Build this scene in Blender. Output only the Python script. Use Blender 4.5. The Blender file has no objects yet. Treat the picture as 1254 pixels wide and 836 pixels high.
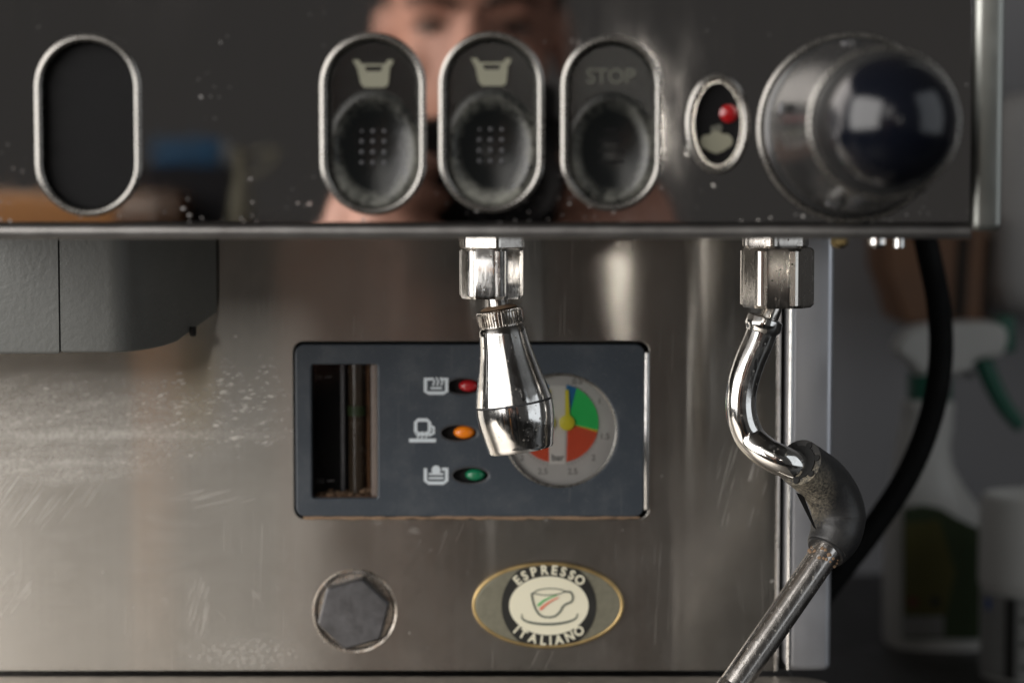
import bpy, bmesh, math, random
from mathutils import Vector, Matrix
random.seed(7)
sc = bpy.context.scene
C = sc.collection
R = math.radians

# ------------------------------------------------------------------ camera, world, lamps, exposure
CAM_Y, PITCH, LENS, SENS = -0.70, 4.0, 50.0, 22.3
K = SENS / LENS / 1254.0
cd = bpy.data.cameras.new('camera'); cam = bpy.data.objects.new('camera', cd); C.objects.link(cam)
cam.location = (0, CAM_Y, 0); cam.rotation_euler = (R(90 - PITCH), 0, 0)
cd.lens = LENS; cd.sensor_width = SENS; cd.clip_start = 0.005; cd.clip_end = 50
cd.dof.use_dof = True; cd.dof.focus_distance = 0.828; cd.dof.aperture_fstop = 4.6; cd.dof.aperture_blades = 0
sc.camera = cam
w = bpy.data.worlds.new('World'); sc.world = w; w.use_nodes = True
bg = w.node_tree.nodes['Background']; bg.inputs[0].default_value = (1.0, 0.97, 0.94, 1); bg.inputs[1].default_value = 0.037
def area(name, loc, target, sx, sy, power, col=(1, .95, .88)):
    l = bpy.data.lights.new(name, 'AREA'); l.shape = 'RECTANGLE'; l.size = sx; l.size_y = sy; l.energy = power; l.color = col
    o = bpy.data.objects.new(name, l); C.objects.link(o); o.location = loc
    o.rotation_euler = (Vector(target) - Vector(loc)).to_track_quat('-Z', 'Y').to_euler(); return o
area('window_light_left', (-1.05, -0.70, 0.30), (0, -0.1, -0.05), 1.5, 1.25, 24, (1, .97, .94))
area('band_strip_light', (0.170, -2.6, 0.085), (0.1, 0, 0), 0.028, 0.16, 0.72, (1, .94, .84))  # added narrow lamp, makes the bright vertical band on the splash panel
area('panel_fill_light', (-0.70, -2.6, 0.80), (-0.1, 0, 0), 0.78, 0.95, 3.2, (1, .96, .90))  # added panel lamp, brightens the left of the splash panel
area('window_light_right', (1.0, -0.45, 0.25), (0.0, 0.25, 0), 0.9, 1.1, 2.3, (.90, .95, 1.0))
vs = sc.view_settings; vs.view_transform = 'Standard'; vs.look = 'None'; vs.exposure = 0.34; vs.gamma = 1.0
try: vs.use_curve_mapping = False
except Exception: pass

# ------------------------------------------------------------------ helpers
BY, NY, WY = 0.22, 0.12, 0.13               # depth of the splash panel, the water spout and the steam wand
_fy, _fz = math.cos(R(PITCH)), -math.sin(R(PITCH))
_uy, _uz = math.sin(R(PITCH)), math.cos(R(PITCH))
def P(px, py, Y):
    a = (px - 627) * K; b = (418 - py) * K
    d = Vector((a, _fy + b * _uy, _fz + b * _uz)); t = (Y - CAM_Y) / d.y
    return Vector((0, CAM_Y, 0)) + d * t
def S(Y): return (Y - CAM_Y) * K
def XZ(pts, Y):
    return [(p.x, p.z) for p in (P(a, b, Y) for a, b in pts)]

MAT = {}
class NT:
    def __init__(s, name):
        s.m = bpy.data.materials.new(name); s.m.use_nodes = True; s.t = s.m.node_tree
        s.b = s.t.nodes['Principled BSDF']; MAT[name] = s.m
        s._co = None
    def n(s, typ, **kw):
        x = s.t.nodes.new(typ)
        for k, v in kw.items(): setattr(x, k, v)
        return x
    def l(s, a, b): s.t.links.new(a, b)
    def co(s):
        if s._co is None: s._co = s.n('ShaderNodeTexCoord').outputs['Object']
        return s._co
    def mapped(s, scale=(1, 1, 1), rot=(0, 0, 0), loc=(0, 0, 0)):
        m = s.n('ShaderNodeMapping'); s.l(s.co(), m.inputs[0])
        m.inputs['Scale'].default_value = scale; m.inputs['Rotation'].default_value = rot; m.inputs['Location'].default_value = loc
        return m.outputs[0]
    def mapT(s, w_, h_, rot=0.0, seed=0.0):
        m = s.n('ShaderNodeMapping', vector_type='TEXTURE'); s.l(s.co(), m.inputs[0])
        m.inputs['Scale'].default_value = (w_, 1e3, h_); m.inputs['Rotation'].default_value = (0, rot, 0); m.inputs['Location'].default_value = (seed, 0, seed * .7)
        return m.outputs[0]
    def noise(s, vec, scale, detail=3, rough=.55):
        x = s.n('ShaderNodeTexNoise'); s.l(vec, x.inputs['Vector']); x.inputs['Scale'].default_value = scale
        x.inputs['Detail'].default_value = detail; x.inputs['Roughness'].default_value = rough; return x.outputs['Fac']
    def voro(s, vec, scale, rnd=1.0):
        x = s.n('ShaderNodeTexVoronoi'); s.l(vec, x.inputs['Vector']); x.inputs['Scale'].default_value = scale
        x.inputs['Randomness'].default_value = rnd; return x
    def ramp(s, fac, a, b, lo=0.0, hi=1.0, interp='LINEAR'):
        x = s.n('ShaderNodeMapRange'); x.interpolation_type = 'SMOOTHSTEP' if interp == 'S' else 'LINEAR'
        s.l(fac, x.inputs[0]); x.inputs[1].default_value = a; x.inputs[2].default_value = b
        x.inputs[3].default_value = lo; x.inputs[4].default_value = hi; return x.outputs[0]
    def math(s, op, a, b=None):
        x = s.n('ShaderNodeMath', operation=op)
        for i, v in enumerate((a, b)):
            if v is None: continue
            if isinstance(v, (int, float)): x.inputs[i].default_value = v
            else: s.l(v, x.inputs[i])
        return x.outputs[0]
    def mix(s, fac, a, b):
        x = s.n('ShaderNodeMix', data_type='RGBA')
        s.l(fac, x.inputs[0]) if not isinstance(fac, (int, float)) else setattr(x.inputs[0], 'default_value', fac)
        for i, v in ((6, a), (7, b)):
            if isinstance(v, tuple): x.inputs[i].default_value = (*v, 1) if len(v) == 3 else v
            else: s.l(v, x.inputs[i])
        return x.outputs[2]
    def set(s, **kw):
        for k, v in kw.items():
            sk = s.b.inputs[k.replace('_', ' ')]
            if isinstance(v, (int, float)): sk.default_value = v
            elif isinstance(v, tuple): sk.default_value = (*v, 1) if len(v) == 3 and sk.type == 'RGBA' else v
            else: s.l(v, sk)
        return s
    def bump(s, h, strength=.3, dist=.0005):
        x = s.n('ShaderNodeBump'); s.l(h, x.inputs['Height']); x.inputs['Strength'].default_value = strength
        x.inputs['Distance'].default_value = dist; s.l(x.outputs[0], s.b.inputs['Normal'])
def blob(t, cx, cz, rx, rz, soft=.5):
    "1 inside an ellipse of the XZ plane, falling to 0 outside it"
    m = t.mapped(scale=(1 / rx, 0, 1 / rz), loc=(-cx / rx, 0, -cz / rz))
    ln = t.n('ShaderNodeVectorMath', operation='LENGTH'); t.l(m, ln.inputs[0])
    return t.ramp(ln.outputs['Value'], 1 + soft, 1 - soft, 0, 1, 'S')

def plain(name, col, rough=.5, metal=0.0, var=.15, scale=60, bump=0, spec=.5, coat=0):
    t = NT(name); f = t.noise(t.mapped(), scale, 4)
    c0 = tuple(max(0, c * (1 - var)) for c in col); c1 = tuple(min(1, c * (1 + var)) for c in col)
    t.set(Base_Color=t.mix(f, c0, c1), Metallic=metal, Roughness=t.ramp(f, .3, .7, rough * .85, min(1, rough * 1.15)))
    t.b.inputs['Specular IOR Level'].default_value = spec; t.b.inputs['Coat Weight'].default_value = coat
    if bump: t.bump(t.noise(t.mapped(), scale * 12, 2), bump, .0003)
    return t

# --- mirror-polished cover, with dust specks, droplets and faint wipe marks
t = NT('mirror_steel')
dv = t.n('ShaderNodeVectorMath', operation='MULTIPLY_ADD'); nz_ = t.n('ShaderNodeTexNoise'); nz_.inputs['Scale'].default_value = 500; t.l(t.co(), nz_.inputs['Vector']); t.l(nz_.outputs['Color'], dv.inputs[0]); dv.inputs[1].default_value = (.0022, .0022, .0022); t.l(t.co(), dv.inputs[2])
v = t.voro(dv.outputs[0], 360); sp = t.ramp(v.outputs['Distance'], .22, .05, 0, .55)
keep = t.ramp(t.noise(t.mapped(), 45, 2), .58, .66)
sep = t.n('ShaderNodeSeparateXYZ'); t.l(t.co(), sep.inputs[0])
zlow = t.ramp(sep.outputs[2], .012, -.012)
sel = t.ramp(t.math('ADD', t.noise(t.mapped(), 60, 2), t.math('MULTIPLY', zlow, .18)), .63, .72)
sp = t.math('MULTIPLY', sp, sel)
wipe = t.noise(t.mapped(scale=(1, 1, .25), rot=(0, .5, 0)), 40, 5, .7)
haze = t.ramp(wipe, .45, .8, .0, .05)
t.set(Base_Color=t.mix(sp, (.60, .575, .56), (.8, .8, .78)), Metallic=t.math('SUBTRACT', 1.0, t.math('MULTIPLY', sp, .9)),
      Roughness=t.math('ADD', t.math('ADD', .02, haze), t.math('MULTIPLY', sp, .35)))
t.bump(t.noise(t.mapped(), 22, 2), .03, .001)

# --- brushed splash panel: scale flecks, scratches, cloudy smears
t = NT('brushed_steel')
PXM = S(BY)                                          # one photograph pixel on the panel, in metres
def B(px_, py_): p = P(px_, py_, BY); return p.x, p.z
def MX(*a):
    r = a[0]
    for b in a[1:]: r = t.math('MAXIMUM', r, b)
    return r
def ML(*a):
    r = a[0]
    for b in a[1:]: r = t.math('MULTIPLY', r, b)
    return r
def reg(px_, py_, rx, ry, soft=.7): return blob(t, *B(px_, py_), rx * PXM, ry * PXM, soft)
def line(width, length, rot, lo, hi, dens, patch=60, seed=0):
    a = t.noise(t.mapT(width * PXM, length * PXM, rot, seed), 1, 1)
    m = t.noise(t.mapped(scale=(1 / (patch * PXM),) * 3, loc=(seed * 7, 0, 5)), 1, 2)
    return ML(t.ramp(a, lo, hi), t.ramp(m, dens, dens + .12))
def cells(w_, h_, rot, keep, r0, r1, seed):
    # warped cells, a share of them filled: dried splashes
    dv = t.n('ShaderNodeVectorMath', operation='MULTIPLY_ADD'); nz_ = t.n('ShaderNodeTexNoise'); nz_.inputs['Scale'].default_value = 1 / (5 * PXM); nz_.inputs['Detail'].default_value = 3
    t.l(t.co(), nz_.inputs['Vector']); t.l(nz_.outputs['Color'], dv.inputs[0]); dv.inputs[1].default_value = (5 * PXM, 0, 4 * PXM); t.l(t.co(), dv.inputs[2])
    mp = t.n('ShaderNodeMapping'); t.l(dv.outputs[0], mp.inputs[0]); mp.inputs['Rotation'].default_value = (0, rot, 0); mp.vector_type = 'TEXTURE'; mp.inputs['Scale'].default_value = (w_ * PXM, 1e3, h_ * PXM); mp.inputs['Location'].default_value = (seed, 0, seed * 2)
    v_ = t.voro(mp.outputs[0], 1); c_ = t.n('ShaderNodeSeparateColor'); t.l(v_.outputs['Color'], c_.inputs[0])
    rad = t.ramp(c_.outputs[1], 0, 1, .7, 1.25); d_ = t.math('DIVIDE', v_.outputs['Distance'], rad)
    return ML(t.ramp(d_, r1, r0), t.ramp(c_.outputs[0], 1 - keep, 1 - keep + .03), t.ramp(c_.outputs[2], 0, 1, .45, 1))
def npx(size, detail=4, rough=.6, seed=0): return t.noise(t.mapped(scale=(1 / (size * PXM),) * 3, loc=(seed, seed, 0)), 1, detail, rough)
cl = npx(110, 6, .65); cl2 = npx(26, 6, .7, 3); fine = npx(6, 4, .75, 9)
rA = reg(262, 508, 125, 62, .55); rA2 = reg(300, 490, 75, 75, .6); rB = reg(80, 520, 210, 60, .95); rB2 = reg(60, 572, 150, 24, .8); rH = MX(reg(120, 532, 190, 9, .9), t.math('MULTIPLY', reg(80, 566, 130, 8, .9), .8)); rLow = reg(300, 800, 75, 22, .8); rMid = reg(300, 700, 130, 110, .9)
stk = t.noise(t.mapT(22 * PXM, 7.5 * PXM, -.16), 1, 2, .6)
stk2 = t.noise(t.mapT(60 * PXM, 13 * PXM, -.08, 3), 1, 5, .7)
stk3 = t.noise(t.mapT(13 * PXM, 4.6 * PXM, -.10, 2), 1, 2, .6)
flA = ML(MX(t.ramp(stk, .585, .65), t.math('MULTIPLY', t.ramp(stk3, .57, .67), .8)), t.ramp(t.math('ADD', t.math('MULTIPLY', MX(rA, rA2), .8), t.math('MULTIPLY', npx(34, 3, .6, 4), 1.4)), 1.28, 1.62))
flA2 = ML(cells(12, 5, -.10, .36, .22, .45, 5.1), t.ramp(t.math('ADD', MX(rA, rB), t.math('MULTIPLY', npx(30, 2, .5, 6), .9)), .85, 1.15), t.math('ADD', .6, 0.0))
mot = ML(MX(rB, t.math('MULTIPLY', rB2, .9)), t.ramp(t.math('ADD', fine, t.math('MULTIPLY', stk2, 1.1)), .72, 1.28), t.math('ADD', .85, 0.0))
spk = ML(cells(24, 21, .3, .16, .06, .13, 9.7), t.math('ADD', .55, 0.0)); spk2 = ML(cells(11, 10, .3, .14, .08, .2, 2.2), t.ramp(cl2, .45, .62), t.math('ADD', .40, 0.0)); spk3 = ML(cells(26, 19, .2, .45, .12, .34, 3.9), MX(rMid, reg(460, 655, 170, 22)), t.math('ADD', .30, 0.0))
scr = MX(line(1.2, 260, .03, .66, .72, .50, 90, 1), line(1.1, 200, -.05, .66, .72, .52, 80, 2), t.math('MULTIPLY', line(1.3, 120, .42, .66, .74, .53, 60, 3), .8), t.math('MULTIPLY', line(1.2, 90, -.7, .67, .75, .55, 50, 4), .7))
swp = MX(ML(line(2.0, 70, .65, .50, .72, .2, 60, 5), MX(reg(40, 590, 90, 70), reg(10, 730, 40, 30))), ML(line(2, 60, 1.35, .46, .70, .2, 60, 6), reg(255, 610, 60, 12)), ML(line(2, 50, .25, .46, .70, .2, 60, 7), reg(243, 745, 16, 40)), ML(t.ramp(fine, .4, .7), rLow), ML(line(2.2, 90, .25, .55, .68, .3, 50, 8), reg(905, 590, 40, 60)))
drip = t.noise(t.mapT(9 * PXM, 500 * PXM), 1, 4, .6)
film = t.math('ADD', t.ramp(t.math('ADD', t.math('MULTIPLY', cl, .7), t.math('MULTIPLY', fine, .3)), .36, .72, .02, .12), t.ramp(drip, .5, .75, 0, .02))
wear = MX(flA, flA2, ML(rH, t.ramp(t.math('ADD', fine, t.math('MULTIPLY', stk2, .8)), .55, 1.1, .05, .75)), t.math('MULTIPLY', mot, .62), spk, spk2, spk3, t.math('MULTIPLY', scr, .36), t.math('MULTIPLY', swp, .50), t.math('MULTIPLY', reg(90, 640, 330, 190, .9), t.ramp(stk2, .35, .7, .03, .16)), film)
base = t.mix(cl, (.45, .43, .40), (.55, .53, .495))
base = t.mix(t.ramp(drip, .35, .6, .10, 0), base, (.30, .28, .25))
tint = t.math('MULTIPLY', blob(t, *B(238, 470), 26 * PXM, 60 * PXM, .8), .5)
base = t.mix(tint, base, (.56, .44, .25))
gl_ = t.n('ShaderNodeBsdfAnisotropic'); t.l(base, gl_.inputs['Color'])
t.l(t.math('ADD', t.ramp(cl2, .3, .7, .125, .150), t.math('MULTIPLY', cl, .02)), gl_.inputs['Roughness'])
gl_.inputs['Anisotropy'].default_value = .90
tv = t.n('ShaderNodeCombineXYZ'); tv.inputs[0].default_value = 1; t.l(tv.outputs[0], gl_.inputs['Tangent'])
bp_ = t.n('ShaderNodeBump'); t.l(t.noise(t.mapped(), 9, 2), bp_.inputs['Height']); bp_.inputs['Strength'].default_value = .10; bp_.inputs['Distance'].default_value = .0006
t.l(bp_.outputs[0], gl_.inputs['Normal'])
t.set(Base_Color=(.68, .65, .60), Metallic=.2, Roughness=.5)
ms_ = t.n('ShaderNodeMixShader'); t.l(t.math('MULTIPLY', wear, .85), ms_.inputs[0]); t.l(gl_.outputs[0], ms_.inputs[1]); t.l(t.b.outputs[0], ms_.inputs[2])
t.l(ms_.outputs[0], t.t.nodes['Material Output'].inputs['Surface'])

# --- chrome with pits and hairline scratches
def chrome(name, col=(.78, .77, .75), rough=.10, dirt=.30, dcol=(.22, .19, .15)):
    t = NT(name)
    n1 = t.noise(t.mapped(), 160, 5, .7); pit = t.voro(t.mapped(), 700); pc = t.n('ShaderNodeSeparateColor'); t.l(pit.outputs['Color'], pc.inputs[0])
    pits = t.math('MULTIPLY', t.ramp(pit.outputs['Distance'], .32, .15), t.ramp(pc.outputs[0], .86, .9))
    fine = t.noise(t.mapped(scale=(1, 1, .15), rot=(.3, .5, 0)), 900, 3)
    d = t.math('MAXIMUM', pits, t.math('MULTIPLY', t.ramp(n1, .52, .75), dirt))
    t.set(Base_Color=t.mix(d, col, dcol), Metallic=t.math('SUBTRACT', 1.0, t.math('MULTIPLY', d, .6)),
          Roughness=t.math('ADD', t.math('ADD', rough, t.math('MULTIPLY', d, .35)), t.ramp(fine, .5, .8, 0, .14)))
    t.bump(t.math('ADD', t.math('MULTIPLY', n1, .4), t.math('MULTIPLY', pits, -.6)), .05, .0003); return t
chrome('chrome'); chrome('worn_chrome', (.66, .63, .59), .15, .55, (.16, .14, .11))
plain('bezel_chrome', (.30, .29, .27), .28, .95, .25, 300)
chrome('dirty_pipe', (.60, .57, .54), .20, .22, (.36, .33, .28))
chrome('nut_steel', (.60, .57, .53), .20, .30, (.20, .17, .13))
plain('bolt_steel', (.15, .15, .158), .36, .9, .35, 260, .2)
plain('satin_trim', (.36, .37, .345), .38, .85, .12, 90)
plain('satin_column', (.46, .47, .50), .36, .75, .08, 50)
plain('lip_steel', (.34, .33, .32), .38, .9, .2, 120)
plain('ledge_steel', (.50, .46, .41), .38, .85, .25, 160, .1)
plain('housing_grey', (.135, .138, .13), .48, 0, .10, 45, .5)
plain('black_gap', (.006, .006, .006), .7)
plain('black_plastic', (.006, .006, .0065), .55, 0, .3, 200, .15, .15)
plain('gloss_black', (.004, .005, .009), .16, 0, .2, 60, 0, .5)
plain('knob_grey', (.060, .060, .060), .24, .6, .35, 80, .1)
plain('icon_cream', (.23, .225, .165), .6)
plain('icon_dim', (.10, .10, .08), .6)
plain('icon_white', (.66, .72, .76), .5)
plain('cream', (.82, .78, .60), .5, 0, .04)
plain('gold_rim', (.50, .36, .16), .35, .8, .35, 300)
plain('badge_metal', (.25, .24, .18), .42, .6, .2, 500, .2)
plain('badge_black', (.02, .02, .018), .4)
plain('line_dark', (.09, .11, .09), .5)
plain('flag_green', (.10, .45, .14), .5); plain('flag_red', (.75, .16, .09), .5)
plain('dial_grey', (.60, .59, .565), .5, 0, .12, 120)
plain('dial_strip', (.78, .77, .73), .5, 0, .06)
plain('dial_green', (.04, .84, .18), .45, 0, .1); plain('dial_red', (.95, .12, .045), .45, 0, .1)
plain('dial_blue', (.02, .22, .52), .45, 0, .1); plain('dial_yellow', (.88, .78, .05), .45, 0, .1)
plain('dial_print', (.22, .21, .20), .6)
plain('dial_ink', (.03, .03, .03), .6)
chrome('rusty_ring', (.50, .46, .41), .25, .9, (.30, .15, .07))
plain('socket_dark', (.03, .02, .014), .8, 0, .5, 300)
plain('bolt_grey', (.10, .10, .105), .42, .5, .35, 260, .3)
plain('rust_brown', (.26, .13, .06), .8, 0, .5, 500, .5)
plain('scale_brown', (.32, .21, .13), .9, 0, .5, 700, .8)
plain('brass', (.55, .42, .20), .3, 1, .3, 300)
plain('rubber_hose', (.005, .005, .005), .7, 0, .2, 80, 0, .15)
plain('white_plastic', (.55, .54, .51), .45, 0, .05, 40)
plain('dispenser_white', (.50, .48, .46), .5, 0, .05, 40)
plain('green_plastic', (.008, .10, .06), .4, 0, .15, 40)
plain('label_green', (.025, .045, .012), .5, 0, .3, 30); plain('label_yellow', (.09, .085, .014), .5, 0, .3, 30)
plain('label_red', (.14, .03, .015), .5); plain('label_dark', (.015, .014, .012), .5); plain('label_white', (.25, .25, .24), .5, 0, .2, 200)
plain('label_blue', (.02, .07, .30), .5)
plain('wood_block', (.17, .075, .03), .5, 0, .35, 25)
plain('wood_slot', (.02, .013, .008), .8)
plain('wall_paint', (.24, .237, .245), .85, 0, .05, 8)
plain('wall_tile', (.62, .60, .57), .35, 0, .03, 8)
plain('dark_counter', (.022, .021, .02), .45, 0, .4, 40)
plain('skin', (.62, .33, .24), .5, 0, .12, 40)
plain('hair', (.02, .014, .010), .6, 0, .3, 200, .5)
plain('dark_shirt', (.022, .023, .028), .9, 0, .2, 60)
plain('eye_white', (.6, .56, .52), .3); plain('lip_pink', (.42, .16, .13), .5)
plain('table_wood', (.50, .24, .09), .45, 0, .3, 14)
plain('blue_card', (.03, .12, .25), .6)
t = plain('slate_display', (.045, .056, .070), .40, 0, .10, 70, .08)
dn = t.noise(t.mapped(), 2200, 2); dm = t.noise(t.mapped(), 70, 4, .7); du_ = t.math('ADD', t.math('MULTIPLY', t.ramp(dn, .66, .74), .25), t.ramp(dm, .5, .8, 0, .07))
ly_ = t.noise(t.mapped(scale=(1, 1, .02), rot=(0, .08, 0)), 1500, 1); du_ = t.math('MAXIMUM', du_, t.ramp(ly_, .72, .76, 0, .10))
t.set(Base_Color=t.mix(du_, (.045, .056, .070), (.45, .45, .43)))
# dusty black button: dust gathers round the dish and the lower rim
def dusty(name, amount, zc):
    t = NT(name); n1 = t.noise(t.mapped(), 420, 5, .75); n2 = t.noise(t.mapped(), 90, 3)
    at = t.n('ShaderNodeAttribute', attribute_name='dust')
    d = t.math('MULTIPLY', at.outputs['Fac'], t.ramp(t.math('ADD', t.math('MULTIPLY', n1, .9), t.math('MULTIPLY', n2, .9)), .72, 1.15, .0, amount))
    t.set(Base_Color=t.mix(d, (.007, .008, .008), (.42, .42, .36)), Roughness=t.ramp(d, 0, .5, .16, .85))
    t.bump(n1, .2, .0004)
dusty('dusty_black', .9, 0)
t = NT('rubber_grip'); n1 = t.noise(t.mapped(), 900, 4, .8); n2 = t.noise(t.mapped(), 90, 3)
gp = P(985, 605, WY); rg = t.math('MAXIMUM', blob(t, gp.x, gp.z, .008, .011, .7), .03)
d = t.math('MULTIPLY', t.ramp(t.math('ADD', n1, t.math('MULTIPLY', n2, .5)), .62, .92), rg)
t.set(Base_Color=t.mix(d, (.020, .0205, .022), (.50, .44, .33)), Roughness=t.ramp(d, 0, .5, .40, .9)); t.bump(t.math('ADD', t.math('MULTIPLY', d, 1.5), n2), .5, .0008)
def lens(name, col, emit=0.0):
    t = NT(name); t.set(Base_Color=col, Roughness=.15, Emission_Color=col, Emission_Strength=emit); t.b.inputs['Coat Weight'].default_value = .6
lens('lens_red', (.42, .015, .02), .0); lens('lens_orange', (.85, .22, .01), .10); lens('lens_green', (.012, .20, .09), .0)
lens('led_red', (.32, .008, .01), .04)
plain('lit_reveal', (.40, .33, .29), .5, 0, .25, 200)  # pale colour stands in for light on the recess edge
plain('tube_dark', (.05, .035, .022), .25, 0, .5, 120)
t = NT('clear_pane'); fr = t.n('ShaderNodeFresnel'); fr.inputs[0].default_value = 1.45; tr = t.n('ShaderNodeBsdfTransparent'); gs = t.n('ShaderNodeBsdfGlossy'); gs.inputs['Roughness'].default_value = .06
mx = t.n('ShaderNodeMixShader'); t.l(fr.outputs[0], mx.inputs[0]); t.l(tr.outputs[0], mx.inputs[1]); t.l(gs.outputs[0], mx.inputs[2]); t.l(mx.outputs[0], t.t.nodes['Material Output'].inputs['Surface'])

def mk(name, me, mat, parent=None, smooth=40):
    o = bpy.data.objects.new(name, me); C.objects.link(o)
    if mat:
        me.materials.clear(); me.materials.append(MAT[mat])
    if smooth and len(me.polygons):
        me.shade_smooth(); me.set_sharp_from_angle(angle=R(smooth))
    if parent is not None:
        o.parent = parent; o.matrix_parent_inverse = PINV[parent.name]
        PINV[o.name] = Matrix.Identity(4)
    else:
        PINV[o.name] = Matrix.Identity(4)
    return o
PINV = {}
def thing(name, loc, label, cat, group=None):
    o = bpy.data.objects.new(name, None); C.objects.link(o); o.location = loc; o.empty_display_size = .02
    PINV[o.name] = Matrix.Translation(Vector(loc)).inverted()
    o['label'] = label; o['category'] = cat
    if group: o['group'] = group
    return o
def tag(o, label, cat): o['label'] = label; o['category'] = cat; return o
def bm_mesh(bm, name='m'):
    bmesh.ops.recalc_face_normals(bm, faces=bm.faces)
    me = bpy.data.meshes.new(name); bm.to_mesh(me); bm.free(); return me
def curve_mesh(cu):
    ob = bpy.data.objects.new('tmp', cu); C.objects.link(ob)
    dg = bpy.context.evaluated_depsgraph_get()
    me = bpy.data.meshes.new_from_object(ob.evaluated_get(dg))
    bpy.data.objects.remove(ob); return me
def plate(loops, y0, y1, bevel=0.0, horizontal=False):
    "solid from 2D outlines in XZ (first outer, others holes), front face at y0, back at y1"
    cu = bpy.data.curves.new('c', 'CURVE'); cu.dimensions = '2D'; cu.fill_mode = 'BOTH'
    th = (y1 - y0) / 2; cu.extrude = max(1e-6, th - bevel); cu.bevel_depth = bevel; cu.bevel_resolution = 2; cu.offset = -bevel
    for lp in loops:
        s = cu.splines.new('POLY'); s.points.add(len(lp) - 1); s.use_cyclic_u = True
        for p, (x, z) in zip(s.points, lp): p.co = (x, z, 0, 1)
    me = curve_mesh(cu)
    M = Matrix(((1, 0, 0, 0), (0, 0, -1, y0 + th), (0, 1, 0, 0), (0, 0, 0, 1)))
    if horizontal: M = Matrix(((1, 0, 0, 0), (0, 1, 0, 0), (0, 0, 1, y0 + th), (0, 0, 0, 1)))
    me.transform(M); return me
def text_mesh(s, size, y, cx, cz, ext=.0002, rot=0.0, bold=0.0, sx=1.0):
    cu = bpy.data.curves.new('t', 'FONT'); cu.body = s; cu.size = size; cu.align_x = 'CENTER'; cu.align_y = 'CENTER'; cu.extrude = ext; cu.offset = bold
    me = curve_mesh(cu)
    me.transform(Matrix.Translation((cx, y, cz)) @ Matrix.Rotation(-rot, 4, 'Y') @ Matrix.Rotation(R(90), 4, 'X') @ Matrix.Scale(sx, 4, (1, 0, 0)))
    return me
def join(meshes):
    bm = bmesh.new()
    for m in meshes: bm.from_mesh(m)
    return bm_mesh_raw(bm)
def bm_mesh_raw(bm):
    me = bpy.data.meshes.new('j'); bm.to_mesh(me); bm.free(); return me
def rrect(x0, z0, x1, z1, r, n=8):
    x0, x1 = min(x0, x1), max(x0, x1); z0, z1 = min(z0, z1), max(z0, z1); out = []
    for cx, cz, a in ((x1 - r, z1 - r, 0), (x0 + r, z1 - r, 90), (x0 + r, z0 + r, 180), (x1 - r, z0 + r, 270)):
        for i in range(n + 1):
            q = R(a + 90 * i / n); out.append((cx + r * math.cos(q), cz + r * math.sin(q)))
    return out
def ell(cx, cz, rx, rz, n=64):
    return [(cx + rx * math.cos(2 * math.pi * i / n), cz + rz * math.sin(2 * math.pi * i / n)) for i in range(n)]
def stadium(cx, cz, rx, hz, n=24):
    "upright stadium: half-width rx, half-height hz"
    s = hz - rx; out = []
    for i in range(n + 1):
        a = math.pi * i / n; out.append((cx + rx * math.cos(a), cz + s + rx * math.sin(a)))
    for i in range(n + 1):
        a = math.pi + math.pi * i / n; out.append((cx + rx * math.cos(a), cz - s + rx * math.sin(a)))
    return out
def frame_of(d):
    d = Vector(d).normalized(); h = Vector((0, 1, 0)) if abs(d.y) < .9 else Vector((1, 0, 0))
    u = h.cross(d).normalized(); return u, d.cross(u), d
def lathe(prof, origin, axis, n=64, hexn=None):
    "profile [(r, h)] turned about axis from origin"
    u, v, d = frame_of(axis); o = Vector(origin); bm = bmesh.new(); rings = []
    for r, h in prof:
        ring = []
        for i in range(n):
            a = 2 * math.pi * i / n; rr = r
            if hexn: rr = r * hexn(a, h)
            ring.append(bm.verts.new(o + d * h + (u * math.cos(a) + v * math.sin(a)) * rr))
        rings.append(ring)
    for a, b in zip(rings, rings[1:]):
        for i in range(n): bm.faces.new((a[i], a[(i + 1) % n], b[(i + 1) % n], b[i]))
    bm.faces.new(rings[0]); bm.faces.new(rings[-1]); return bm_mesh(bm)
def catmull(pts, rad, sub=10):
    P_ = [Vector(p) for p in pts]; op, orr = [], []
    for i in range(len(P_) - 1):
        p0 = P_[i - 1] if i else 2 * P_[0] - P_[1]; p1, p2 = P_[i], P_[i + 1]; p3 = P_[i + 2] if i + 2 < len(P_) else 2 * P_[-1] - P_[-2]
        for k in range(sub):
            s = k / sub; op.append(.5 * ((2 * p1) + (p2 - p0) * s + (2 * p0 - 5 * p1 + 4 * p2 - p3) * s * s + (3 * p1 - p0 - 3 * p2 + p3) * s ** 3))
            orr.append(rad[i] * (1 - s) + rad[i + 1] * s)
    op.append(P_[-1]); orr.append(rad[-1]); return op, orr
def tube(pts, rad, n=24, sub=10, smooth=True, closed=False, caps=True):
    if isinstance(rad, (int, float)): rad = [rad] * len(pts)
    p, r = catmull(pts, rad, sub) if smooth else ([Vector(q) for q in pts], rad)
    bm = bmesh.new(); rings = []; N = len(p); up = None
    for i in range(N):
        if closed: d = (p[(i + 1) % N] - p[i - 1]).normalized()
        else: d = (p[min(i + 1, N - 1)] - p[max(i - 1, 0)]).normalized()
        if up is None: up, _, _ = frame_of(d)
        up = (up - d * up.dot(d)).normalized(); v = d.cross(up)
        rings.append([bm.verts.new(p[i] + (up * math.cos(2 * math.pi * k / n) + v * math.sin(2 * math.pi * k / n)) * r[i]) for k in range(n)])
    for i in range(N if closed else N - 1):
        a, b = rings[i], rings[(i + 1) % N]
        for k in range(n): bm.faces.new((a[k], a[(k + 1) % n], b[(k + 1) % n], b[k]))
    if caps and not closed: bm.faces.new(rings[0]); bm.faces.new(rings[-1])
    return bm_mesh(bm)
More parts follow.
